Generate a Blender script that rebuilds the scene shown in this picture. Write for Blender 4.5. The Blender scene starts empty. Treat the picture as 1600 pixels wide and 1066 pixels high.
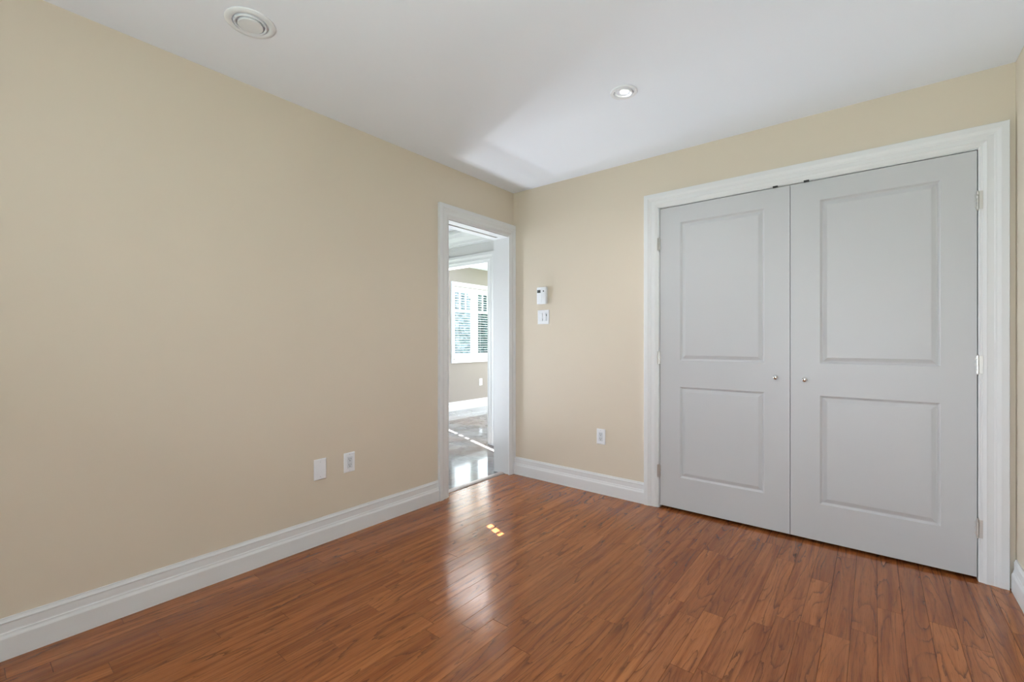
import bpy, bmesh, math, random
from mathutils import Vector, Matrix
random.seed(7)
SC = bpy.context.scene
COL = SC.collection
PI = math.pi

# ------------------------------------------------------------------ camera
TH = math.radians(38.72)
CAM = Vector((2.456, -3.085, 1.147))
cam = bpy.data.cameras.new('camera')
cam.sensor_width = 36.0
cam.lens = 706.0 * 36.0 / 1600.0
cam.shift_y = 1.0 / 1600.0
cam.clip_start = 0.02
camo = bpy.data.objects.new('camera', cam)
COL.objects.link(camo)
camo.location = CAM
camo.rotation_euler = (PI / 2, 0, TH)
SC.camera = camo

# ------------------------------------------------------------------ view, world, lights
SC.view_settings.view_transform = 'Standard'
SC.view_settings.look = 'None'
SC.view_settings.gamma = 1.0
SC.view_settings.use_curve_mapping = False
SC.view_settings.exposure = 0.11

world = bpy.data.worlds.new('sky')
SC.world = world
world.use_nodes = True
bg = world.node_tree.nodes['Background']
bg.inputs[0].default_value = (0.86, 0.94, 1.0, 1)
bg.inputs[1].default_value = 1.15


def area(name, loc, direction, sx, sy, power, color=(1, 1, 1), spread=180.0):
    l = bpy.data.lights.new(name, 'AREA')
    l.shape = 'RECTANGLE'
    l.size = sx
    l.size_y = sy
    l.energy = power
    l.color = color
    l.spread = math.radians(spread)
    o = bpy.data.objects.new(name, l)
    COL.objects.link(o)
    o.location = loc
    o.rotation_euler = Vector(direction).to_track_quat('-Z', 'Y').to_euler()
    return o


SUN_DIR = Vector((1, -0.40, -0.60))
sun = bpy.data.lights.new('sun', 'SUN')
sun.energy = 40.0
sun.angle = math.radians(0.12)
suno = bpy.data.objects.new('sun', sun)
COL.objects.link(suno)
suno.location = (-8, 4, 6)
suno.rotation_euler = SUN_DIR.to_track_quat('-Z', 'Y').to_euler()

# daylight at the window behind the camera, fill lamps added in far room and hall,
# and bounce off the sunlit hall floor
DAY = (0.885, 0.968, 1.08)
POW = dict(back=2.0, backup=32.0, far=1.0, farup=68.0, door=17.0, side=4.6, tile=13.0, near=13.5, spot=15.0, sun=100.0, sky=8.0)
sun.energy = POW['sun']
bg.inputs[1].default_value = POW['sky']
area('daylight_back_window', (2.1, -4.17, 1.35), (0.04, 1, 0.05), 0.9, 1.4, POW['back'], DAY, 130.0)
area('fill_back_sill', (2.1, -4.15, 0.75), (0.20, 0.62, 0.80), 0.9, 0.3, POW['backup'], DAY, 160.0)  # upward fill lamp added to lift the ceiling
area('fill_far_room', (-1.1, 4.36, 1.4), (0, -1, 0.05), 2.6, 1.9, POW['far'], DAY)  # fill lamp added at the unseen patio opening
area('fill_far_ceiling', (-1.15, 1.75, 0.06), (-0.12, -0.05, 1), 0.9, 0.9, POW['farup'], DAY, 64.0)  # upward fill added to brighten the far ceiling and its floor reflection
area('fill_front_door', (-2.90, -0.30, 1.05), (1, 0.0, 0.0), 0.75, 1.7, POW['door'], DAY, 90.0)  # hall fill lamp added inside the unseen front door
area('fill_hall_side', (-1.9, -1.55, 1.2), (1.9, 1.15, 0.06), 0.5, 1.6, POW['side'], DAY, 58.0)  # added fill aimed through the doorway, no window behind it
area('daylight_hall_floor', (-2.6, 0.15, 0.04), (1, -0.353, 0.72), 0.2, 0.2, POW['tile'], DAY, 110.0)
area('fill_hall_tiles', (-0.75, -0.43, 0.03), (0.35, 0.0, 0.9), 0.6, 0.6, POW['near'], DAY, 120.0)  # upward fill added by the doorway, stands in for tile bounce

# ------------------------------------------------------------------ materials


def sc(r, g, b):
    def f(c):
        c /= 255.0
        return c / 12.92 if c <= 0.04045 else ((c + 0.055) / 1.055) ** 2.4
    return (f(r), f(g), f(b), 1.0)


class NT:
    def __init__(s, name):
        s.m = bpy.data.materials.new(name)
        s.m.use_nodes = True
        s.t = s.m.node_tree
        s.n = s.t.nodes
        s.p = s.n['Principled BSDF']

    def add(s, typ, **kw):
        x = s.n.new(typ)
        for k, v in kw.items():
            setattr(x, k, v)
        return x

    def link(s, a, b):
        s.t.links.new(a, b)

    def math(s, op, a, b=None, clamp=False):
        x = s.add('ShaderNodeMath', operation=op)
        x.use_clamp = clamp
        for i, v in enumerate((a, b)):
            if v is None:
                continue
            if isinstance(v, (int, float)):
                x.inputs[i].default_value = v
            else:
                s.link(v, x.inputs[i])
        return x.outputs[0]

    def mix(s, f, a, b, blend='MIX'):
        x = s.add('ShaderNodeMix', data_type='RGBA', blend_type=blend)
        for i, v in ((0, f), (6, a), (7, b)):
            if isinstance(v, (int, float)):
                x.inputs[i].default_value = v
            elif isinstance(v, tuple):
                x.inputs[i].default_value = v
            else:
                s.link(v, x.inputs[i])
        return x.outputs[2]

    def noise(s, vec, scale, detail=2.0, rough=0.5, dist=0.0):
        x = s.add('ShaderNodeTexNoise')
        x.inputs['Scale'].default_value = scale
        x.inputs['Detail'].default_value = detail
        x.inputs['Roughness'].default_value = rough
        x.inputs['Distortion'].default_value = dist
        s.link(vec, x.inputs['Vector'])
        return x.outputs['Fac']

    def smooth(s, v, lo, hi):
        x = s.add('ShaderNodeMapRange', interpolation_type='SMOOTHSTEP')
        s.link(v, x.inputs[0])
        x.inputs[1].default_value = lo
        x.inputs[2].default_value = hi
        return x.outputs[0]

    def bump(s, h, strength, dist):
        x = s.add('ShaderNodeBump')
        x.inputs['Strength'].default_value = strength
        x.inputs['Distance'].default_value = dist
        s.link(h, x.inputs['Height'])
        return x.outputs[0]


def painted(name, col, rough, var=0.03, bumps=0.0, bscale=300.0):
    """paint with faint roller texture"""
    t = NT(name)
    co = t.add('ShaderNodeTexCoord').outputs['Object']
    n = t.noise(co, 2.3, 3.0)
    dark = tuple(c * (1 - var) for c in col[:3]) + (1,)
    t.link(t.mix(n, dark, col), t.p.inputs['Base Color'])
    t.p.inputs['Roughness'].default_value = rough
    if bumps:
        h = t.noise(co, bscale, 2.0)
        t.link(t.bump(h, bumps, 0.001), t.p.inputs['Normal'])
    return t.m


def plain(name, col, rough=0.4, metal=0.0):
    t = NT(name)
    co = t.add('ShaderNodeTexCoord').outputs['Object']
    n = t.noise(co, 60.0, 2.0)
    dark = tuple(c * 0.96 for c in col[:3]) + (1,)
    t.link(t.mix(n, dark, col), t.p.inputs['Base Color'])
    t.p.inputs['Roughness'].default_value = rough
    t.p.inputs['Metallic'].default_value = metal
    return t.m


def emitter(name, col, strength):
    t = NT(name)
    t.p.inputs['Base Color'].default_value = col
    t.p.inputs['Emission Color'].default_value = col
    t.p.inputs['Emission Strength'].default_value = strength
    return t.m


def glass_mat():
    t = NT('window_glass')
    t.p.inputs['Base Color'].default_value = (0.97, 0.99, 1, 1)
    t.p.inputs['Roughness'].default_value = 0.0
    t.p.inputs['Transmission Weight'].default_value = 1.0
    t.p.inputs['IOR'].default_value = 1.02
    return t.m


def wood_mat():
    t = NT('oak_planks')
    co = t.add('ShaderNodeTexCoord').outputs['Object']
    at = t.add('ShaderNodeAttribute', attribute_name='plank')
    rnd = at.outputs['Fac']
    sep = t.add('ShaderNodeSeparateXYZ')
    t.link(co, sep.inputs[0])

    def vec(fx, fy, ox, oy):
        c = t.add('ShaderNodeCombineXYZ')
        t.link(t.math('ADD', t.math('MULTIPLY', sep.outputs[0], fx), t.math('MULTIPLY', rnd, ox)), c.inputs[0])
        t.link(t.math('ADD', t.math('MULTIPLY', sep.outputs[1], fy), t.math('MULTIPLY', rnd, oy)), c.inputs[1])
        t.link(t.math('MULTIPLY', rnd, 61.0), c.inputs[2])
        return c.outputs[0]
    # cathedral rings: contour lines of a noise field stretched along the plank
    f1 = t.noise(vec(8.5, 0.85, 83.0, 47.0), 1.0, 1.5, 0.45, 0.25)
    fine = t.noise(vec(75.0, 9.0, 31.0, 19.0), 1.0, 4.0, 0.65)
    k = t.math('MULTIPLY', t.math('ADD', f1, t.math('MULTIPLY', fine, 0.045)), 15.0)
    fr = t.math('FRACT', k)
    line = t.math('POWER', fr, 8.0)
    line = t.math('MULTIPLY', line, t.smooth(fr, 1.0, 0.985))
    fade = t.smooth(t.noise(vec(14.0, 2.0, 11.0, 71.0), 1.0, 2.0), 0.33, 0.62)
    line = t.math('MULTIPLY', line, t.math('ADD', t.math('MULTIPLY', fade, 0.8), 0.2))
    pores = t.noise(vec(420.0, 14.0, 17.0, 29.0), 1.0, 2.0, 0.6)
    pores = t.smooth(pores, 0.50, 0.72)
    streak = t.noise(vec(38.0, 1.4, 57.0, 23.0), 1.0, 3.0, 0.6)
    wn = t.add('ShaderNodeTexWhiteNoise', noise_dimensions='1D')
    t.link(t.math('MULTIPLY', rnd, 917.0), wn.inputs['W'])
    tone = wn.outputs['Value']
    A = WOOD_A
    base = t.mix(tone, WOOD_A, WOOD_B)
    base = t.mix(t.smooth(streak, 0.35, 0.72), base, WOOD_C)
    base = t.mix(t.math('MULTIPLY', pores, 0.38), base, WOOD_D)
    base = t.mix(t.math('MULTIPLY', line, 0.95), base, WOOD_D)
    seam = t.add('ShaderNodeAttribute', attribute_name='seam').outputs['Fac']
    base = t.mix(t.math('MULTIPLY', seam, 0.5), base, WOOD_D)
    t.link(base, t.p.inputs['Base Color'])
    rg = t.noise(vec(30.0, 5.0, 5.0, 9.0), 1.0, 2.0)
    t.link(t.math('ADD', t.math('MULTIPLY', rg, 0.08), 0.085), t.p.inputs['Roughness'])
    t.p.inputs['Specular IOR Level'].default_value = 0.85
    t.p.inputs['Specular Tint'].default_value = (1.0, 0.66, 0.42, 1)
    h = t.math('ADD', t.math('MULTIPLY', pores, -0.35), t.math('MULTIPLY', t.noise(vec(26.0, 2.2, 3.0, 7.0), 1.0, 2.0), 1.4))
    t.link(t.bump(h, 0.10, 0.0022), t.p.inputs['Normal'])
    return t.m


WOOD_A = sc(148, 86, 46)
WOOD_B = sc(178, 109, 60)
WOOD_C = sc(130, 68, 34)
WOOD_D = sc(68, 31, 14)


def tile_mat():
    t = NT('slate_tiles')
    co = t.add('ShaderNodeTexCoord').outputs['Object']
    mp = t.add('ShaderNodeMapping')
    mp.inputs['Location'].default_value = (0.71, 0.16, 0)
    t.link(co, mp.inputs[0])
    br = t.add('ShaderNodeTexBrick')
    br.offset = 0.0
    br.squash = 1.0
    br.inputs['Scale'].default_value = 1.0
    br.inputs['Mortar Size'].default_value = 0.0035
    br.inputs['Mortar Smooth'].default_value = 0.3
    br.inputs['Brick Width'].default_value = 0.30
    br.inputs['Row Height'].default_value = 0.315
    br.inputs['Color1'].default_value = sc(126, 126, 128)
    br.inputs['Color2'].default_value = sc(142, 140, 139)
    br.inputs['Mortar'].default_value = sc(92, 92, 92)
    t.link(mp.outputs[0], br.inputs['Vector'])
    n = t.noise(co, 5.0, 6.0, 0.65, 0.8)
    c = t.mix(t.smooth(n, 0.38, 0.68), br.outputs['Color'], sc(106, 104, 104))
    n2 = t.noise(co, 1.1, 2.0)
    c = t.mix(t.math('MULTIPLY', t.smooth(n2, 0.48, 0.7), 0.5), c, sc(138, 116, 102))
    t.link(c, t.p.inputs['Base Color'])
    t.p.inputs['Roughness'].default_value = 0.06
    t.p.inputs['Specular IOR Level'].default_value = 0.35
    h = t.math('SUBTRACT', t.noise(co, 9.0, 4.0, 0.6), br.outputs['Fac'])
    t.link(t.bump(h, 0.035, 0.004), t.p.inputs['Normal'])
    return t.m


M = {}
M['wall'] = painted('beige_wall_paint', sc(217, 205, 187), 0.75, 0.02, 0.05, 260)
M['ceiling'] = painted('ceiling_paint', sc(240, 245, 253), 0.9, 0.015, 0.04, 200)
M['white'] = painted('white_trim_paint', sc(224, 225, 226), 0.38, 0.01)
M['door'] = painted('white_door_paint', sc(197, 198, 200), 0.42, 0.012)
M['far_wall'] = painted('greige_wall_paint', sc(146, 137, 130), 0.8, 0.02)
M['ceiling_shaded'] = painted('shaded_ceiling_paint', sc(186, 187, 188), 0.9, 0.015)  # darkened ceiling paint, the hall's dimmer light put into the colour
M['trim_shaded'] = painted('shaded_trim_paint', sc(205, 205, 205), 0.4, 0.01)  # darker copy of the trim paint, tones down trim the lamps over-light
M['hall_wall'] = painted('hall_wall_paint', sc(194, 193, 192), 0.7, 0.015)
M['wood'] = wood_mat()
M['tile'] = tile_mat()
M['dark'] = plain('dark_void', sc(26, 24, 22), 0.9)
M['plastic'] = plain('white_plastic', sc(236, 238, 242), 0.35)
M['plastic_grey'] = plain('cool_grey_plastic', sc(214, 218, 223), 0.35)
M['slot'] = plain('dark_slot', sc(38, 38, 40), 0.6)
M['lcd'] = plain('lcd_screen', sc(92, 96, 94), 0.2)
M['chrome'] = plain('polished_nickel', (0.78, 0.77, 0.75, 1), 0.12, 1.0)
M['steel'] = plain('brushed_nickel', (0.62, 0.61, 0.59, 1), 0.3, 1.0)
M['iron'] = plain('blackened_catch', sc(60, 58, 56), 0.4, 0.8)
M['vent'] = plain('off_white_plastic', sc(232, 235, 238), 0.4)
M['bulb'] = emitter('lamp_glow', (1.0, 0.98, 0.95, 1), 9.0)
M['reflector'] = plain('bright_reflector', (0.9, 0.9, 0.9, 1), 0.2, 0.6)
M['thresh'] = plain('anodised_strip', sc(186, 172, 166), 0.35, 0.3)
M['vinyl'] = plain('window_vinyl', sc(238, 238, 238), 0.35)
M['glass'] = glass_mat()
M['slat'] = plain('blind_slat', sc(240, 241, 242), 0.4)
M['bark'] = plain('bark', sc(70, 58, 48), 0.9)
M['needles'] = painted('evergreen_needles', sc(70, 92, 94), 0.8, 0.5)
M['leaf'] = painted('grey_green_leaves', sc(140, 154, 164), 0.8, 0.35)
M['lawn'] = painted('lawn', sc(120, 140, 110), 0.9, 0.4)
M['shade'] = plain('shade_cloth', sc(225, 222, 215), 0.9)

# ------------------------------------------------------------------ mesh helpers


class MB:
    def __init__(s):
        s.b = bmesh.new()

    def box(s, x0, x1, y0, y1, z0, z1, bevel=0.0, seg=2):
        m = Matrix.Translation(((x0 + x1) / 2, (y0 + y1) / 2, (z0 + z1) / 2)) @ Matrix.Diagonal((abs(x1 - x0), abs(y1 - y0), abs(z1 - z0), 1))
        r = bmesh.ops.create_cube(s.b, size=1.0, matrix=m)
        if bevel:
            es = list({e for v in r['verts'] for e in v.link_edges})
            bmesh.ops.bevel(s.b, geom=es, offset=bevel, segments=seg, profile=0.6, affect='EDGES')
        return s

    def quad(s, *ps):
        vs = [s.b.verts.new(p) for p in ps]
        return s.b.faces.new(vs)

    def lathe(s, prof, mat, n=32, cap=True):
        """prof: (r, h) pairs; mat maps local z axis"""
        rings = []
        for r, h in prof:
            if r < 1e-6:
                rings.append([s.b.verts.new(mat @ Vector((0, 0, h)))])
            else:
                rings.append([s.b.verts.new(mat @ Vector((r * math.cos(2 * PI * i / n), r * math.sin(2 * PI * i / n), h))) for i in range(n)])
        for a, c in zip(rings[:-1], rings[1:]):
            for i in range(n):
                j = (i + 1) % n
                if len(a) == 1 and len(c) == 1:
                    continue
                if len(a) == 1:
                    s.b.faces.new((a[0], c[i], c[j]))
                elif len(c) == 1:
                    s.b.faces.new((a[i], a[j], c[0]))
                else:
                    s.b.faces.new((a[i], a[j], c[j], c[i]))
        return s

    def cyl(s, p0, p1, r, n=16):
        d = Vector(p1) - Vector(p0)
        m = Matrix.Translation(p0) @ d.to_track_quat('Z', 'Y').to_matrix().to_4x4()
        return s.lathe([(0, 0), (r, 0), (r, d.length), (0, d.length)], m, n)

    def strip(s, rows, close_ends=False):
        """rows: list of point lists with equal length, joined with quads"""
        vv = [[s.b.verts.new(p) for p in r] for r in rows]
        for a, c in zip(vv[:-1], vv[1:]):
            for i in range(len(a) - 1):
                s.b.faces.new((a[i], a[i + 1], c[i + 1], c[i]))
        if close_ends:
            for r in (vv[0], vv[-1]):
                try:
                    s.b.faces.new(r)
                except ValueError:
                    pass
        return s

    def build(s, name, mat, parent=None, smooth=False, loc=None):
        bmesh.ops.remove_doubles(s.b, verts=s.b.verts, dist=1e-6)
        bmesh.ops.recalc_face_normals(s.b, faces=s.b.faces)
        me = bpy.data.meshes.new(name)
        if loc is not None:
            bmesh.ops.translate(s.b, verts=s.b.verts, vec=-Vector(loc))
        s.b.to_mesh(me)
        s.b.free()
        me.materials.append(mat)
        o = bpy.data.objects.new(name, me)
        COL.objects.link(o)
        if loc is not None:
            o.location = loc
        if smooth:
            for p in me.polygons:
                p.use_smooth = True
            me.set_sharp_from_angle(angle=math.radians(35))
        if parent is not None:
            o.parent = parent
            if loc is None:
                o.matrix_parent_inverse = Matrix.Translation(-parent.location)
            else:
                o.location = Vector(loc) - parent.location
        return o


def tag(o, label, cat, group=None, kind=None):
    o['label'] = label
    o['category'] = cat
    if group:
        o['group'] = group
    if kind:
        o['kind'] = kind
    return o


def empty(name, loc, label, cat, group=None, kind=None):
    o = bpy.data.objects.new(name, None)
    COL.objects.link(o)
    o.location = loc
    o.empty_display_size = 0.05
    return tag(o, label, cat, group, kind)


def copy_tree(o, loc):
    r = o.copy()
    COL.objects.link(r)
    r.location = loc
    for ch in [c for c in bpy.data.objects if c.parent == o]:
        c = ch.copy()
        COL.objects.link(c)
        c.parent = r
        for g in [k for k in bpy.data.objects if k.parent == ch]:
            d = g.copy()
            COL.objects.link(d)
            d.parent = c
    return r


def S(o, label, cat):
    return tag(o, label, cat, kind='structure')


# ------------------------------------------------------------------ dimensions
H = 2.44
W = 2.966
YB = -4.25
TW = 0.17          # thickness of the left wall
XF = -2.97         # window wall of the far room / front wall of the hall
DY0, DY1, DZ = -0.770, -0.062, 2.046     # left doorway, clear opening
CX0, CX1, CZ = 1.294, 2.844, 2.069       # closet opening, clear

# ------------------------------------------------------------------ floors and ceilings


def plank_floor():
    b = bmesh.new()
    lay = b.faces.layers.float.new('plank')
    lsm = b.faces.layers.float.new('seam')
    pw = 0.0826
    x = 0.0 - 0.012
    g, dp = 0.0009, 0.0011
    rows = []
    while x < W + 0.02:
        y = YB - random.uniform(0.0, 1.0)
        while y < 0.72:
            L = random.choice((0.42, 0.6, 0.75, 0.9, 1.05, 1.2)) * random.uniform(0.9, 1.1)
            rows.append((x, x + pw, max(y, YB), min(y + L, 0.72)))
            y += L
        x += pw
    # short tongue of planks inside the doorway
    x = -0.012
    while x > -0.05:
        x -= pw
        rows.append((max(x, -0.055), x + pw, DY0 - 0.02, -0.30))
        rows.append((max(x, -0.055), x + pw, -0.30, DY1 + 0.02))
    for (x0, x1, y0, y1) in rows:
        if y1 - y0 < 0.005:
            continue
        r = random.random()
        o = [b.verts.new(p) for p in ((x0, y0, -dp), (x1, y0, -dp), (x1, y1, -dp), (x0, y1, -dp))]
        i = [b.verts.new(p) for p in ((x0 + g, y0 + g, 0), (x1 - g, y0 + g, 0), (x1 - g, y1 - g, 0), (x0 + g, y1 - g, 0))]
        fs = [b.faces.new(i)]
        for k in range(4):
            j = (k + 1) % 4
            fs.append(b.faces.new((o[k], o[j], i[j], i[k])))
        for f in fs:
            f[lay] = r
            f[lsm] = 0.0 if f is fs[0] else 1.0
    # slab underneath
    for (x0, x1, y0, y1) in ((-0.012, W + 0.1, YB - 0.1, 0.72), (-0.055, -0.012, DY0 - 0.02, DY1 + 0.02)):
        m = Matrix.Translation(((x0 + x1) / 2, (y0 + y1) / 2, -0.051)) @ Matrix.Diagonal((x1 - x0, y1 - y0, 0.1, 1))
        bmesh.ops.create_cube(b, size=1.0, matrix=m)
    me = bpy.data.meshes.new('floor')
    b.to_mesh(me)
    b.free()
    me.materials.append(M['wood'])
    o = bpy.data.objects.new('floor', me)
    COL.objects.link(o)
    return o


S(plank_floor(), 'glossy red-brown oak plank floor of the empty bedroom', 'floor')
f2 = MB().box(XF - 0.1, -0.100, -1.75, 0.75, -0.10, 0.0).box(XF - 0.1, 0.6, 0.75, 4.55, -0.10, 0.0).build('floor_hall', M['tile'])
S(f2, 'shiny grey slate tile floor seen through the doorway', 'floor')
S(MB().box(-TW, W + 0.12, YB - 0.12, 0.12, H, H + 0.1).build('ceiling', M['ceiling']), 'smooth white ceiling of the bedroom', 'ceiling')
S(MB().box(XF - 0.2, -TW, -1.75, 0.81, H, H + 0.1).build('ceiling_hall', M['ceiling_shaded']), 'shaded white ceiling of the hall beyond the doorway', 'ceiling')
S(MB().box(XF - 0.2, 0.6, 0.81, 4.55, H - 0.02, H + 0.1).build('ceiling_far', M['ceiling']), 'sunlit white ceiling of the far room beyond the hall', 'ceiling')

# ------------------------------------------------------------------ walls
JT = 0.02
b = MB()
b.box(-TW, 0, YB - 0.12, DY0 - JT, 0, H)
b.box(-TW, 0, DY0 - JT, DY1 + JT, DZ + JT, H)
b.box(-TW, 0, DY1 + JT, 0.0, 0, H)
S(b.build('wall_left', M['wall']), 'beige left wall with the open doorway at its far end', 'wall')
b = MB()
b.box(-TW, CX0 - JT, 0, 0.12, 0, H)
b.box(CX0 - JT, CX1 + JT, 0, 0.12, CZ + JT, H)
b.box(CX1 + JT, W + 0.12, 0, 0.12, 0, H)
S(b.build('wall_back', M['wall']), 'beige wall holding the white double closet doors', 'wall')
S(MB().box(W, W + 0.12, YB - 0.12, 0, 0, H).build('wall_right', M['wall']), 'beige wall at the right edge of the photo', 'wall')
# wall behind the camera with a window
b = MB()
b.box(0, 1.55, YB - 0.12, YB, 0, H).box(2.65, W, YB - 0.12, YB, 0, H)
b.box(1.55, 2.65, YB - 0.12, YB, 0, 0.6).box(1.55, 2.65, YB - 0.12, YB, 2.1, H)
S(b.build('wall_front', M['wall']), 'beige wall with the bedroom window, behind the viewer', 'wall')
# closet interior
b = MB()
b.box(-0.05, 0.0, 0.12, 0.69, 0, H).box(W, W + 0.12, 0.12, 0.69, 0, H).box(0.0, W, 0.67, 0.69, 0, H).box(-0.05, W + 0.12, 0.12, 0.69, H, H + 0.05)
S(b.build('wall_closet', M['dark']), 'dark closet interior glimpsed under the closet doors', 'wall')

# hall: front wall with added transom slit, end wall, wall with the wide opening
OX0, OX1, OZ = -2.35, -0.90, 2.055
b = MB()
b.box(XF, OX0, 0.69, 0.81, 0, H)
b.box(OX0, OX1, 0.69, 0.81, OZ, H)
b.box(OX1, 0.5, 0.69, 0.81, 0, H)
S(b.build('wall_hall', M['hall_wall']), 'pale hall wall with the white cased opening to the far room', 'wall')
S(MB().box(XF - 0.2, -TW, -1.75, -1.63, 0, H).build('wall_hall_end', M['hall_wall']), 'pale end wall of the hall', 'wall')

WY0, WY1, WZ0, WZ1 = 2.145, 3.235, 0.87, 2.06       # window opening in the far room
GY, TY = 1.425, 0.445                                # sun slits
b = MB()
xa, xb = XF - 0.2, XF


def facade(y0, y1, z0, z1):
    b.box(xa, xb, y0, y1, z0, z1)


facade(-1.75, -0.75, 0, H)
facade(-0.75, 0.15, 2.05, H)
facade(0.15, TY - 0.02, 0, H)
facade(TY - 0.02, TY + 0.30, 0, 2.05)
facade(TY - 0.02, TY + 0.30, 2.34, H)
facade(TY + 0.30, GY - 0.02, 0, H)
facade(GY - 0.02, GY + 0.30, 0, 0.55)
facade(GY - 0.02, GY + 0.30, 2.06, H)
facade(GY + 0.30, WY0, 0, H)
facade(WY0, WY1, 0, WZ0)
facade(WY0, WY1, WZ1, H)
facade(WY1, 4.55, 0, H)
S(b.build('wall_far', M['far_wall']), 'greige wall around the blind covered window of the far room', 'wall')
b = MB()
b.box(0.5, 0.62, 0.81, 4.55, 0, H)
b.box(XF, -2.6, 4.43, 4.55, 0, H).box(0.4, 0.62, 4.43, 4.55, 0, H)
b.box(-2.6, 0.4, 4.43, 4.55, 2.4, H)  # patio opening added as a daylight source for the far room
S(b.build('wall_far_side', M['far_wall']), 'unseen greige wall with a patio opening added to light the far room', 'wall')

# ------------------------------------------------------------------ trim profiles
CAS = [(0, 0), (0, .008), (.004, .0095), (.008, .0095), (.0105, .0115), (.013, .0115), (.024, .0165), (.0265, .0175), (.0285, .0165),
       (.050, .0165), (.0525, .0185), (.0555, .0195), (.058, .0195), (.061, .0205), (.070, .0245), (.0735, .0255), (.097, .0255), (.099, .0245), (.099, 0)]
BASE = [(.0, .0), (.018, .0), (.018, .077), (.0165, .081), (.0135, .087), (.0125, .0915), (.0125, .0945), (.0105, .097), (.0098, .101), (.0098, .127),
        (.0108, .130), (.0108, .1335), (.0085, .137), (.0062, .143), (.0055, .148), (.0, .148)]


def casing_u(name, F, a0, a1, z1, prof, cut0=9, cut1=9, z0=0.0, mat='white'):
    """three-sided casing with mitred corners; F(a, z, t) maps wall coordinates to the room"""
    rows = [[], [], [], []]
    for d, t in prof:
        d0, d1 = min(d, cut0), min(d, cut1)
        rows[0].append(F(a0 - d0, z0, t))
        rows[1].append(F(a0 - d0, z1 + d, t))
        rows[2].append(F(a1 + d1, z1 + d, t))
        rows[3].append(F(a1 + d1, z0, t))
    return MB().strip(rows, True).build(name, M[mat], smooth=False)


def casing_o(name, F, a0, a1, z0, z1, prof, mat, parent=None):
    rows = [[], [], [], [], []]
    for d, t in prof:
        rows[0].append(F(a0 - d, z0 - d, t))
        rows[1].append(F(a0 - d, z1 + d, t))
        rows[2].append(F(a1 + d, z1 + d, t))
        rows[3].append(F(a1 + d, z0 - d, t))
        rows[4].append(F(a0 - d, z0 - d, t))
    return MB().strip(rows).build(name, mat, parent)


FB = lambda a, z, t: (a, -t, z)              # closet wall
FL = lambda a, z, t: (t, a, z)               # left wall
FR = lambda a, z, t: (W - t, a, z)           # right wall
FH = lambda a, z, t: (a, 0.69 - t, z)        # hall wall
FW = lambda a, z, t: (XF + t, a, z)          # window wall

S(casing_u('trim_1', FB, CX0 - 0.004, CX1 + 0.001, CZ + 0.003, CAS), 'white moulded casing around the double closet doors', 'door casing')
S(casing_u('trim_2', FL, DY0 - 0.008, DY1 - 0.010, DZ + 0.007, CAS, cut1=0.0715), 'white moulded casing around the open doorway', 'door casing')
CASB = [(d * 1.05, t) for d, t in CAS]
S(casing_u('trim_3', FH, OX0 - 0.006, OX1 + 0.006, OZ - 0.012, CASB, mat='trim_shaded'), 'white casing of the hall opening to the far room', 'door casing')


def base_run(name, F, a0, a1, label, mat='white'):
    rows = [[F(a, h, t) for t, h in BASE] for a in (a0, a1)]
    return S(MB().strip(rows, True).build(name, M[mat]), label, 'baseboard')


base_run('baseboard_left', FL, YB, DY0 - 0.108, 'tall white moulded baseboard along the left wall')
base_run('baseboard_back', FB, 0.0, CX0 - 0.104, 'short white baseboard between doorway and closet')
base_run('baseboard_right', FR, YB, -0.0265, 'white baseboard end at the right edge of the photo')
base_run('baseboard_far', FW, 1.74, 4.43, 'white baseboard under the far room window', 'trim_shaded')

# jamb liners
b = MB()
TS = 0.028
xm = -TW / 2 - 0.005
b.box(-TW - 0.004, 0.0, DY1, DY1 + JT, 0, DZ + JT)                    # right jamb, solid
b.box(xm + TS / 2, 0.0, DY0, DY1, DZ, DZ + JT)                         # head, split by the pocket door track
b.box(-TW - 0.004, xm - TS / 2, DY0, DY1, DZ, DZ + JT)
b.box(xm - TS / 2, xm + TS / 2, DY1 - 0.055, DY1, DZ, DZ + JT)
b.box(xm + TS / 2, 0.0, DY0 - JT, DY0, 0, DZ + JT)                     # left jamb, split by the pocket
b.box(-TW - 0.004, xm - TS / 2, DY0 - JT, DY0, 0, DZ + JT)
S(b.build('trim_4', M['trim_shaded']), 'white jamb boards lining the doorway with a slot in the head', 'door jamb')
b = MB()
b.box(CX0 - JT, CX0, 0.0, 0.12, 0, CZ + JT).box(CX1, CX1 + JT, 0.0, 0.12, 0, CZ + JT).box(CX0, CX1, 0.0, 0.12, CZ, CZ + JT)
b.box(CX0, CX1, 0.043, 0.055, CZ - 0.012, CZ)
S(b.build('trim_5', M['white']), 'white jamb boards framing the closet doors', 'door jamb')
b = MB()
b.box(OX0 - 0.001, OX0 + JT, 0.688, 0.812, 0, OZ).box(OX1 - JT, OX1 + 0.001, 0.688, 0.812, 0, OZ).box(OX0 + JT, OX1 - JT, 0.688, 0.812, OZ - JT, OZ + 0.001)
S(b.build('trim_6', M['trim_shaded']), 'white jamb boards inside the hall opening', 'door jamb')
# crown moulding over the hall opening
CR = [(0, 2.265), (.012, 2.265), (.014, 2.285), (.022, 2.292), (.030, 2.320), (.052, 2.365), (.082, 2.392), (.088, 2.402), (.092, 2.425), (.100, 2.428), (.100, 2.44), (0, 2.44)]
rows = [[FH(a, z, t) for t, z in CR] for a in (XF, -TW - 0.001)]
S(MB().strip(rows, True).build('trim_7', M['trim_shaded']), 'white crown moulding at the top of the hall wall', 'crown moulding')
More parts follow.
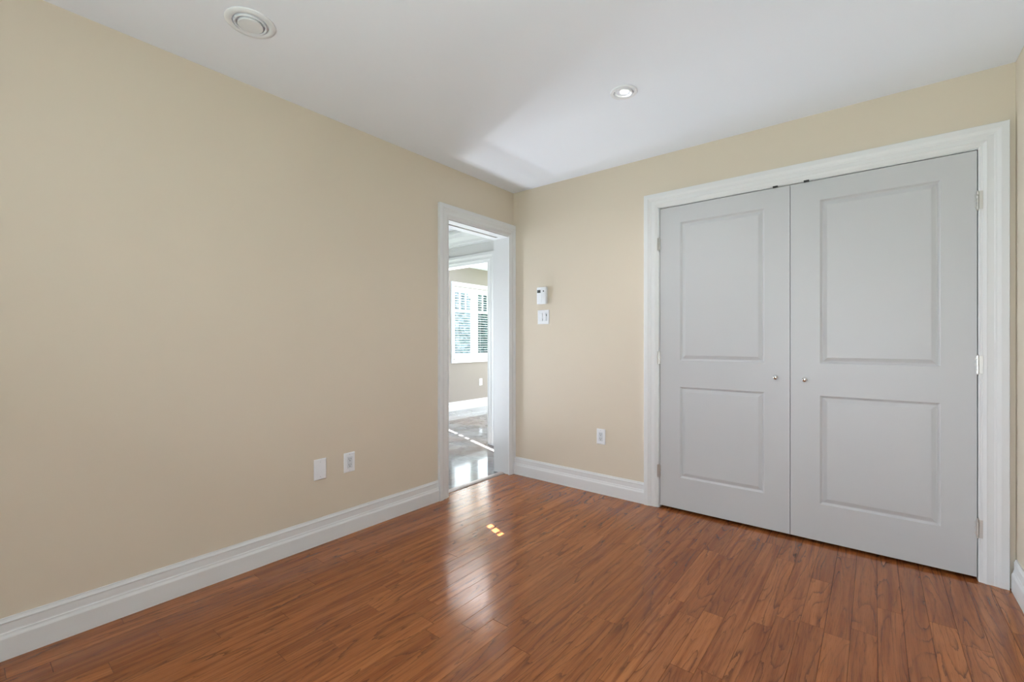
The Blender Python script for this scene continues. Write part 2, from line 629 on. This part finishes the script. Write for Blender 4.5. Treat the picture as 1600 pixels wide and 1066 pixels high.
# threshold
TR = [(-0.112, 0.0), (-0.112, .004), (-0.098, .0095), (-0.070, .0105), (-0.062, .008), (-0.052, .0045), (-0.0505, 0.0)]
rows = [[(x, y, z) for x, z in TR] for y in (DY0 + 0.0005, DY1 - 0.0005)]
S(MB().strip(rows, True).build('trim_8', M['thresh']), 'narrow metallic threshold strip between oak planks and slate tiles', 'threshold')

# ------------------------------------------------------------------ closet doors


def panel_door(name, x0, x1, z0, z1, panels, yf, th):
    """slab with moulded panels; front face at y = yf, looking to -y"""
    b = MB()
    xs = sorted({x0, x1} | {p[0] for p in panels} | {p[1] for p in panels})
    zs = sorted({z0, z1} | {p[2] for p in panels} | {p[3] for p in panels})

    def in_panel(xa, xb, za, zb):
        return any(p[0] - 1e-6 <= xa and xb <= p[1] + 1e-6 and p[2] - 1e-6 <= za and zb <= p[3] + 1e-6 for p in panels)
    for xa, xb in zip(xs[:-1], xs[1:]):
        for za, zb in zip(zs[:-1], zs[1:]):
            if not in_panel(xa, xb, za, zb):
                b.quad((xa, yf, za), (xb, yf, za), (xb, yf, zb), (xa, yf, zb))
    prof = [(0, 0), (.0010, .0010), (.0095, .0085), (.0115, .0092), (.0140, .0092), (.0160, .0086), (.0320, .0026), (.0345, .0021), (.0370, .0020)]
    for (px0, px1, pz0, pz1) in panels:
        rings = []
        for d, e in prof:
            rings.append([(px0 + d, yf + e, pz0 + d), (px1 - d, yf + e, pz0 + d), (px1 - d, yf + e, pz1 - d), (px0 + d, yf + e, pz1 - d), (px0 + d, yf + e, pz0 + d)])
        b.strip(rings)
        r = rings[-1]
        b.quad(r[0], r[1], r[2], r[3])
    yb = yf + th
    b.quad((x0, yb, z0), (x0, yb, z1), (x1, yb, z1), (x1, yb, z0))
    b.quad((x0, yf, z0), (x0, yb, z0), (x1, yb, z0), (x1, yf, z0))
    b.quad((x0, yf, z1), (x0, yb, z1), (x1, yb, z1), (x1, yf, z1))
    b.quad((x0, yf, z0), (x0, yb, z0), (x0, yb, z1), (x0, yf, z1))
    b.quad((x1, yf, z0), (x1, yb, z0), (x1, yb, z1), (x1, yf, z1))
    return b.build(name, M['door'])


YD = 0.0015
XM = 2.0715
ZB, ZT = 0.0175, 2.0645
d1 = panel_door('door_1', CX0 + 0.0035, XM - 0.0013, ZB, ZT, [(1.434, 1.937, 1.020, 1.953), (1.434, 1.937, 0.229, 0.842)], YD, 0.035)
d2 = panel_door('door_2', XM + 0.0013, CX1 - 0.0035, ZB, ZT, [(2.216, 2.713, 1.023, 1.950), (2.216, 2.713, 0.227, 0.841)], YD, 0.035)
S(d1, 'left closet door leaf, white with two raised panels', 'closet door')
S(d2, 'right closet door leaf, white with two raised panels', 'closet door')


def knob(door, x, z):
    m = Matrix.Translation((x, YD, z)) @ Matrix.Rotation(PI / 2, 4, 'X')
    prof = [(0, 0), (.0085, 0), (.0085, .002), (.006, .004), (.0052, .010), (.006, .014), (.0105, .018), (.0135, .0225), (.0142, .027), (.0128, .032), (.009, .0355), (.004, .037), (0, .0372)]
    k = MB().lathe(prof, m, 28).build('door_knob', M['chrome'], door, smooth=True)
    k['label'] = 'small round polished nickel knob'
    return k


knob(d1, XM - 0.072, 0.935)
knob(d2, XM + 0.074, 0.929)


def hinge(door, x, zc, side):
    """side = -1 hinge on the left jamb, +1 on the right"""
    h = 0.088
    b = MB()
    for k in range(5):
        za = zc - h / 2 + k * h / 5 + 0.0006
        b.cyl((x, YD - 0.0065, za), (x, YD - 0.0065, za + h / 5 - 0.0012), 0.0058, 14)
    for s in (-1, 1):
        b.lathe([(0, 0.0), (.0040, 0.0), (.0048, .002), (.0030, .005), (0, .0055)], Matrix.Translation((x, YD - 0.0065, zc + s * h / 2)) @ (Matrix.Identity(4) if s > 0 else Matrix.Rotation(PI, 4, 'X')), 12)
    k = b.build('hinge', M['steel'], door, smooth=True)
    k['label'] = 'brushed nickel butt hinge'
    # jamb leaf wrapped onto the casing bead
    x0, x1 = (x + 0.004, x + 0.0165) if side > 0 else (x - 0.013, x - 0.004)
    p = MB().box(x0, x1, -0.0135, -0.0085, zc - h / 2 + 0.001, zc + h / 2 - 0.001, 0.0008)
    q = p.build('hinge_leaf', M['steel'], k)
    q.matrix_parent_inverse = Matrix.Identity(4)
    # door-side tips of the knuckle
    b = MB()
    for dz in (-0.026, 0.0, 0.026):
        xd = x - side * 0.0095
        b.box(min(x, xd), max(x, xd), YD - 0.004, YD + 0.0005, zc + dz - 0.006, zc + dz + 0.006, 0.0008)
    q = b.build('door_leaf', M['steel'], k)
    q.matrix_parent_inverse = Matrix.Identity(4)


for zc in (1.822, 1.037, 0.254):
    hinge(d1, CX0 + 0.0015, zc, -1)
    hinge(d2, CX1 - 0.0015, zc, 1)
for d, x in ((d1, 1.996), (d2, 2.152)):
    c = MB().box(x - 0.013, x + 0.013, -0.0105, 0.012, ZT - 0.0008, ZT + 0.0095, 0.002).build('ball_catch', M['iron'], d)
    c['label'] = 'dark metal ball catch on the top edge'

# ------------------------------------------------------------------ wall plates


def plate_frame(origin, wall):
    """local u right, v up, n out of the wall -> world"""
    ox, oy, oz = origin
    if wall == 'back':
        return lambda u, v, n: (ox + u, oy - n, oz + v)
    return lambda u, v, n: (ox + n, oy + u, oz + v)


def fbox(b, F, u0, u1, v0, v1, n0, n1, bev=0.0):
    p, q = F(u0, v0, n0), F(u1, v1, n1)
    b.box(min(p[0], q[0]), max(p[0], q[0]), min(p[1], q[1]), max(p[1], q[1]), min(p[2], q[2]), max(p[2], q[2]), bev)


def fdisc(b, F, u, v, r, n0, n1, n=14):
    b.cyl(F(u, v, n0), F(u, v, n1), r, n)


def cover(root, F, w, h, holes=None):
    b = MB()
    outer = [(-w / 2, -h / 2), (w / 2, -h / 2), (w / 2, h / 2), (-w / 2, h / 2)]
    rings = []
    for ins, n in ((0, 0.0), (0, 0.0025), (0.0035, 0.0058), (0.006, 0.0062)):
        pts = [((abs(u) - ins) * (1 if u > 0 else -1), (abs(v) - ins) * (1 if v > 0 else -1)) for u, v in outer]
        rings.append([F(u, v, n) for u, v in pts + pts[:1]])
    b.strip(rings)
    b.quad(*rings[-1][:4])
    b.quad(*rings[0][:4])
    return b.build('cover_plate', M['plastic'], root)


def screw(root, F, u, v):
    b = MB()
    fdisc(b, F, u, v, 0.0032, 0.0055, 0.0068)
    o = b.build('screw', M['plastic_grey'], root)
    return o


def outlet(origin, wall, label, group=None):
    r = empty('wall_outlet', origin, label, 'outlet', group)
    F = plate_frame(origin, wall)
    cover(r, F, 0.071, 0.116)
    b = MB()
    fbox(b, F, -0.0165, 0.0165, -0.0335, 0.0335, 0.005, 0.0082, 0.0008)
    rc = b.build('receptacle', M['plastic_grey'], r)
    for s in (-1, 1):
        v = s * 0.0165
        b = MB()
        fbox(b, F, -0.0075, -0.0052, v + 0.0005, v + 0.0085, 0.0078, 0.0086)
        fbox(b, F, 0.0048, 0.0068, v + 0.001, v + 0.008, 0.0078, 0.0086)
        fdisc(b, F, 0, v - 0.0062, 0.0028, 0.0078, 0.0086)
        k = b.build('socket', M['slot'], rc)
        k.matrix_parent_inverse = Matrix.Identity(4)
        k['label'] = 'dark slots and round ground hole of one socket'
    screw(r, F, 0, 0.048)
    screw(r, F, 0, -0.048)
    return r



outlet((0.0, -1.582, 0.4245), 'left', 'white duplex outlet on the left wall, beside the blank plate', 'duplex outlets of the bedroom')
outlet((0.846, 0.0, 0.4295), 'back', 'white duplex outlet between the doorway and the closet', 'duplex outlets of the bedroom')

r = empty('blank_wall_plate', (0.0, -1.765, 0.4225), 'white blank cover plate on the left wall, left of the outlet', 'wall plate')
F = plate_frame((0.0, -1.765, 0.4225), 'left')
cover(r, F, 0.073, 0.117)
screw(r, F, 0, 0.0417)
screw(r, F, 0, -0.0417)

r = empty('wall_outlet', (XF, 2.797, 0.435), 'small white wall plate under the far room window', 'outlet')
F = plate_frame((XF, 2.797, 0.435), 'left')
cover(r, F, 0.075, 0.118)
b = MB()
fbox(b, F, -0.0165, 0.0165, -0.0335, 0.0335, 0.005, 0.0082, 0.0008)
b.build('receptacle', M['plastic'], r)

# double switch
o3 = (0.318, 0.0, 1.3505)
r = empty('light_switch', o3, 'white two-gang light switch plate below the thermostat', 'light switch')
F = plate_frame(o3, 'back')
cover(r, F, 0.114, 0.117)
for u, nm in ((-0.023, 'rocker'), (0.023, 'dimmer')):
    b = MB()
    fbox(b, F, u - 0.0165, u + 0.0165, -0.0335, 0.0335, 0.005, 0.0072, 0.0006)
    bez = b.build('switch_frame', M['plastic_grey'], r)
    b = MB()
    w1 = 0.0148 if nm == 'rocker' else 0.0095
    c = u if nm == 'rocker' else u - 0.004
    rows = [[F(c - w1, v, n) for v, n in ((-0.031, .0065), (-0.031, .0098), (0.0, .0088), (0.031, .0125), (0.031, .0065))],
            [F(c + w1, v, n) for v, n in ((-0.031, .0065), (-0.031, .0098), (0.0, .0088), (0.031, .0125), (0.031, .0065))]]
    b.strip(rows, True)
    k = b.build('rocker', M['plastic'], bez)
    k.matrix_parent_inverse = Matrix.Identity(4)
    if nm == 'dimmer':
        b = MB()
        fbox(b, F, u + 0.0085, u + 0.0125, 0.008, 0.0215, 0.0068, 0.0105, 0.0006)
        k = b.build('dimmer_slider', M['slot'], bez)
        k.matrix_parent_inverse = Matrix.Identity(4)
b = MB()
fbox(b, F, -0.0075, -0.0045, -0.031, -0.012, 0.0056, 0.0068)
b.build('pilot_slot', M['slot'], r)

# thermostat
o4 = (0.3165, 0.0, 1.5265)
r = empty('thermostat', o4, 'white boxy thermostat with a small dark display on the beige wall', 'thermostat')
F = plate_frame(o4, 'back')
b = MB()
fbox(b, F, -0.042, 0.042, -0.066, 0.066, 0.0, 0.006, 0.002)
b.build('back_plate', M['plastic_grey'], r)
b = MB()
fbox(b, F, -0.0455, 0.0455, -0.070, 0.070, 0.005, 0.033, 0.007)
b.build('case', M['plastic'], r, smooth=True)
b = MB()
fbox(b, F, -0.0385, -0.006, 0.023, 0.047, 0.0325, 0.0345, 0.0007)
bez = b.build('display_screen', M['lcd'], r)
b = MB()
for u0, u1, v0, v1 in ((-.034, -.031, .026, .044), (-.027, -.018, .042, .044), (-.027, -.018, .034, .036), (-.027, -.018, .026, .028), (-.0195, -.0175, .026, .044)):
    fbox(b, F, u0, u1, v0, v1, 0.0344, 0.0349)
k = b.build('digits', M['slot'], bez)
k.matrix_parent_inverse = Matrix.Identity(4)
b = MB()
fdisc(b, F, 0.0235, 0.0355, 0.0055, 0.0328, 0.0352)
b.build('set_button', M['slot'], r)
b = MB()
fbox(b, F, 0.0055, 0.0065, -0.060, 0.060, 0.0328, 0.0334)
b.build('panel_seam', M['plastic_grey'], r)
b = MB()
fbox(b, F, -0.038, 0.002, -0.060, 0.012, 0.0328, 0.0342, 0.0008)
b.build('flip_cover', M['plastic'], r)

# ------------------------------------------------------------------ ceiling fittings
DOWN = Matrix.Rotation(PI, 4, 'X')
vx, vy = 0.482, -2.318
r = empty('ceiling_vent', (vx, vy, H), 'round white exhaust vent with a central disc on the ceiling', 'ceiling vent')
T = Matrix.Translation((vx, vy, H)) @ DOWN
MB().lathe([(.0915, 0), (.0915, .003), (.087, .0065), (.078, .0085), (.070, .0085), (.0660, .006), (.0650, .0), (.0650, -.03), (.0, -.03)], T, 56).build('flange', M['vent'], r, smooth=True)
MB().lathe([(.0500, -.012), (.0570, -.012), (.0595, .001), (.0600, .0075), (.0585, .0105), (.0550, .0110), (.0525, .0095), (.0512, .006), (.0500, -.012)], T, 56).build('inner_ring', M['vent'], r, smooth=True)
MB().lathe([(.0, .004), (.0445, .004), (.0455, .0125), (.0435, .0145), (.0, .0155)], T, 56).build('valve_disc', M['vent'], r, smooth=True)
MB().lathe([(.0, -.014), (.0645, -.014), (.0645, -.018), (.0, -.018)], T, 40).build('duct_throat', M['dark'], r)

lx, ly = 1.443, -0.897
r = empty('recessed_light', (lx, ly, H), 'small round recessed spotlight glowing in the ceiling', 'ceiling light')
T = Matrix.Translation((lx, ly, H)) @ DOWN
MB().lathe([(.068, 0), (.068, .0035), (.066, .006), (.060, .0072), (.053, .0068), (.0500, .004), (.0495, -.012)], T, 48).build('trim_ring', M['plastic'], r, smooth=True)
tl = Matrix.Translation((lx, ly, H)) @ Matrix.Rotation(math.radians(6), 4, 'Y') @ DOWN
MB().lathe([(.0475, -.012), (.0475, .006), (.0455, .0085), (.040, .0080), (.0365, .004), (.0355, -.002), (.027, -.006)], tl, 48).build('gimbal_ring', M['plastic'], r, smooth=True)
MB().lathe([(.0, .0035), (.012, .003), (.022, .0005), (.0265, -.004), (.0265, -.009), (0, -.009)], tl, 40).build('bulb', M['bulb'], r, smooth=True)
sp = bpy.data.lights.new('spot_beam', 'SPOT')
sp.energy = POW['spot']
sp.spot_size = math.radians(150)
sp.spot_blend = 0.8
sp.shadow_soft_size = 0.025
sp.color = (0.95, 0.97, 1.0)
so = bpy.data.objects.new('spot_beam', sp)
COL.objects.link(so)
so.location = (0, 0, -0.02)
so.parent = r

# ------------------------------------------------------------------ far room window
wroot = empty('window_1', (XF, 2.69, 0.78), 'white double window behind open blinds in the far room', 'window', kind='structure')


def wpart(b, name, mat):
    return b.build(name, mat, wroot)


xg = XF - 0.055                     # sash plane
b = MB()
for y0, y1, z0, z1 in ((WY0, WY0 + .012, WZ0, WZ1), (WY1 - .012, WY1, WZ0, WZ1), (WY0 + .012, WY1 - .012, WZ1 - .012, WZ1), (WY0 + .012, WY1 - .012, WZ0, WZ0 + .012)):
    b.box(XF - 0.14, XF + 0.001, y0, y1, z0, z1)
wpart(b, 'window_frame', M['white'])
WC = [(0, 0), (0, .010), (.006, .012), (.020, .014), (.045, .016), (.050, .020), (.066, .022), (.068, 0)]
casing_o('window_casing', FW, WY0 - 0.0, WY1, WZ0 - 0.012, WZ1 + 0.012, WC, M['white'], wroot)
b = MB().box(XF - 0.02, XF + 0.035, WY0 - 0.02, WY1 + 0.02, WZ0 - 0.024, WZ0, 0.004)
wpart(b, 'window_sill', M['white'])
ym = (WY0 + WY1) / 2
b = MB().box(XF - 0.10, XF - 0.034, ym - 0.030, ym + 0.030, WZ0 + .012, WZ1 - .012)
wpart(b, 'mullion', M['vinyl'])
for y0, y1 in ((WY0 + 0.012, ym - 0.030), (ym + 0.030, WY1 - 0.012)):
    z0, z1 = WZ0 + 0.012, WZ1 - 0.012
    b = MB()
    s = 0.045
    b.box(xg - 0.02, xg + 0.018, y0, y0 + s, z0, z1).box(xg - 0.02, xg + 0.018, y1 - s, y1, z0, z1)
    b.box(xg - 0.02, xg + 0.018, y0 + s, y1 - s, z0, z0 + 0.065).box(xg - 0.02, xg + 0.018, y0 + s, y1 - s, z1 - s, z1)
    sash = wpart(b, 'sash', M['vinyl'])
    b = MB()
    ww = (y1 - y0 - 2 * s)
    zm = 1.665
    b.box(xg - 0.006, xg + 0.010, y0 + s, y1 - s, zm - 0.011, zm + 0.011)
    for k in (1, 2):
        yy = y0 + s + ww * k / 3
        b.box(xg - 0.006, xg + 0.0095, yy - 0.011, yy + 0.011, zm + 0.011, z1 - s)
    k = b.build('muntin_grille', M['vinyl'], sash)
    k.matrix_parent_inverse = Matrix.Identity(4)
    g = MB().box(xg - 0.003, xg, y0 + s, y1 - s, z0 + 0.065, z1 - s).build('pane', M['glass'], sash)
    g.matrix_parent_inverse = Matrix.Identity(4)

# blinds: one per sash


def blind(y0, y1, label):
    xc = XF - 0.012
    r = empty('window_blind', (xc, (y0 + y1) / 2, WZ1 - 0.012), label, 'blind', 'white slatted blinds of the far room window')
    b = MB().box(xc - 0.02, xc + 0.018, y0, y1, WZ1 - 0.085, WZ1 - 0.0135, 0.003)
    b.build('headrail', M['slat'], r)
    b = MB()
    z = WZ0 + 0.07
    zs = []
    while z < WZ1 - 0.095:
        zs.append(z)
        z += 0.0415
    for z in zs:
        rows = []
        for t in range(5):
            a = -1 + t * 0.5
            rows.append([(xc + a * 0.0165, y, z + 0.0025 * (1 - a * a) + a * 0.0015) for y in (y0 + 0.004, y1 - 0.004)])
        rows2 = [[(p[0], p[1], p[2] - 0.0022) for p in rw] for rw in reversed(rows)]
        b.strip(rows + rows2 + rows[:1])
    b.build('slats', M['slat'], r)
    b = MB().box(xc - 0.018, xc + 0.016, y0 + 0.003, y1 - 0.003, WZ0 + 0.020, WZ0 + 0.042, 0.003)
    b.build('bottom_rail', M['slat'], r)
    for yy in (y0 + 0.09, y1 - 0.09):
        b = MB()
        for xx in (xc + 0.0175, xc - 0.0195):
            b.cyl((xx, yy, WZ0 + 0.035), (xx, yy, WZ1 - 0.07), 0.0012, 6)
        b.build('ladder_cord', M['slat'], r)


blind(WY0 + 0.015, ym - 0.006, 'white slatted blind over the left sash of the far window')
blind(ym + 0.006, WY1 - 0.015, 'white slatted blind over the right sash of the far window')

# unseen sidelight and transom, slits shaped by added panels to cast the sun streaks
w2 = empty('window_2', (XF, GY, 0.55), 'unseen far room sidelight, its slit shaped to cast the floor sun streak', 'window', kind='structure')
MB().box(XF - 0.05, XF - 0.01, GY + 0.042, GY + 0.30, 0.55, 2.06).build('shade', M['shade'], w2)  # panel added to block all but a sliver of sun
b = MB()
for k in range(3):
    z = 0.85 + k * 0.1
    b.box(XF - 0.05, XF - 0.01, GY - 0.02, GY + 0.042, z, z + 0.022)
b.box(XF - 0.05, XF - 0.01, GY - 0.02, GY - 0.015, 0.55, 2.06)
b.build('grille', M['vinyl'], w2)
w3 = empty('window_3', (XF, TY, 2.05), 'unseen transom added in the hall to cast dashed sun on the planks', 'window', kind='structure')
b = MB()
b.box(XF - 0.05, XF - 0.01, TY + 0.044, TY + 0.30, 2.05, 2.34)
b.box(XF - 0.05, XF - 0.01, TY - 0.02, TY + 0.044, 2.05, 2.135)
b.box(XF - 0.05, XF - 0.01, TY - 0.02, TY + 0.044, 2.30, 2.34)
for k in range(1, 4):
    z = 2.135 + k * 0.041
    b.box(XF - 0.036, XF - 0.022, TY - 0.02, TY + 0.044, z - 0.003, z + 0.003)
b.build('transom_frame', M['vinyl'], w3)
d3 = MB()  # unseen front door added so daylight can enter the hall
for y0, y1, z0, z1 in ((-0.75, -0.62, 0, 2.05), (0.02, 0.15, 0, 2.05), (-0.62, 0.02, 1.92, 2.05), (-0.62, 0.02, 0, 0.25)):
    d3.box(XF - 0.12, XF - 0.07, y0, y1, z0, z1)
d3 = S(d3.build('added_front_door', M['white']), 'unseen glazed front door added to let daylight into the hall', 'front door')
MB().box(XF - 0.10, XF - 0.09, -0.62, 0.02, 0.25, 1.92).build('pane', M['glass'], d3)
# bedroom window behind the viewer
w4 = empty('window_4', (2.1, YB, 0.6), 'tall white bedroom window behind the viewer', 'window', kind='structure')
b = MB()
for x0, x1, z0, z1 in ((1.55, 1.61, 0.6, 2.1), (2.59, 2.65, 0.6, 2.1), (1.61, 2.59, 2.04, 2.1), (1.61, 2.59, 0.6, 0.66), (2.07, 2.13, 0.66, 2.04)):
    b.box(x0, x1, YB - 0.10, YB - 0.04, z0, z1)
b.build('window_frame', M['vinyl'], w4)
MB().box(1.61, 2.59, YB - 0.075, YB - 0.07, 0.66, 2.04).build('pane', M['glass'], w4)

# ------------------------------------------------------------------ outdoors
S(MB().box(-40, 40, -40, 40, -0.6, -0.45).build('ground', M['lawn']), 'lawn outside the house', 'lawn')


def tree(name, x, y, z0, z1, r, mat, label, cat, crown0, n=1600):
    """dense crown of leaf sprays over a solid core, on a trunk"""
    root = empty(name, (x, y, -0.45), label, cat)
    MB().cyl((x, y, -0.45), (x, y, crown0 + 0.3 * (z1 - crown0)), 0.11, 10).build('trunk', M['bark'], root)
    b = MB()
    zc, hz = (crown0 + z1) / 2, (z1 - crown0) / 2
    bmesh.ops.create_icosphere(b.b, subdivisions=4, radius=1.0, matrix=Matrix.Translation((x, y, zc)) @ Matrix.Diagonal((r * 0.86, r * 0.86, hz * 0.92, 1)))
    for v in b.b.verts:
        k = 1 + random.uniform(-0.1, 0.1)
        v.co = Vector((x + (v.co.x - x) * k, y + (v.co.y - y) * k, v.co.z))
    for i in range(n):
        u = random.uniform(-1, 1)
        a = random.uniform(0, 2 * PI)
        q = math.sqrt(1 - u * u)
        d = Vector((q * math.cos(a), q * math.sin(a), u))
        c = Vector((x + r * 0.84 * d.x, y + r * 0.84 * d.y, zc + hz * 0.9 * d.z))
        o = (d + Vector((random.uniform(-.5, .5), random.uniform(-.5, .5), random.uniform(-.1, .8)))).normalized() * random.uniform(0.15, 0.34)
        s = o.cross(Vector((random.random(), random.random(), random.random()))).normalized() * random.uniform(0.04, 0.10)
        b.quad(c, c + o * 0.5 + s, c + o, c + o * 0.5 - s)
    b.build('foliage', mat, root)


tree('evergreen_tree', -11.4, 10.25, -0.2, 3.75, 0.80, M['leaf'], 'pale grey-green tree behind the left sash of the far window', 'tree', -0.2)
tree('evergreen_tree', -11.6, 12.45, -0.2, 3.70, 1.12, M['needles'], 'dark evergreen tree behind the right sash of the far window', 'tree', -0.3)
tree('evergreen_tree', -11.6, 8.0, -0.2, 3.60, 1.0, M['leaf'], 'grey-green tree left of the pale tree outside', 'tree', -0.2)
tree('added_shade_tree', -11.0, 6.05, 0, 8.2, 1.05, M['needles'], 'unseen tall tree added to shade the far window from the sun', 'tree', 4.4, 2600)  # out of view, added to keep direct sun off the blind slats
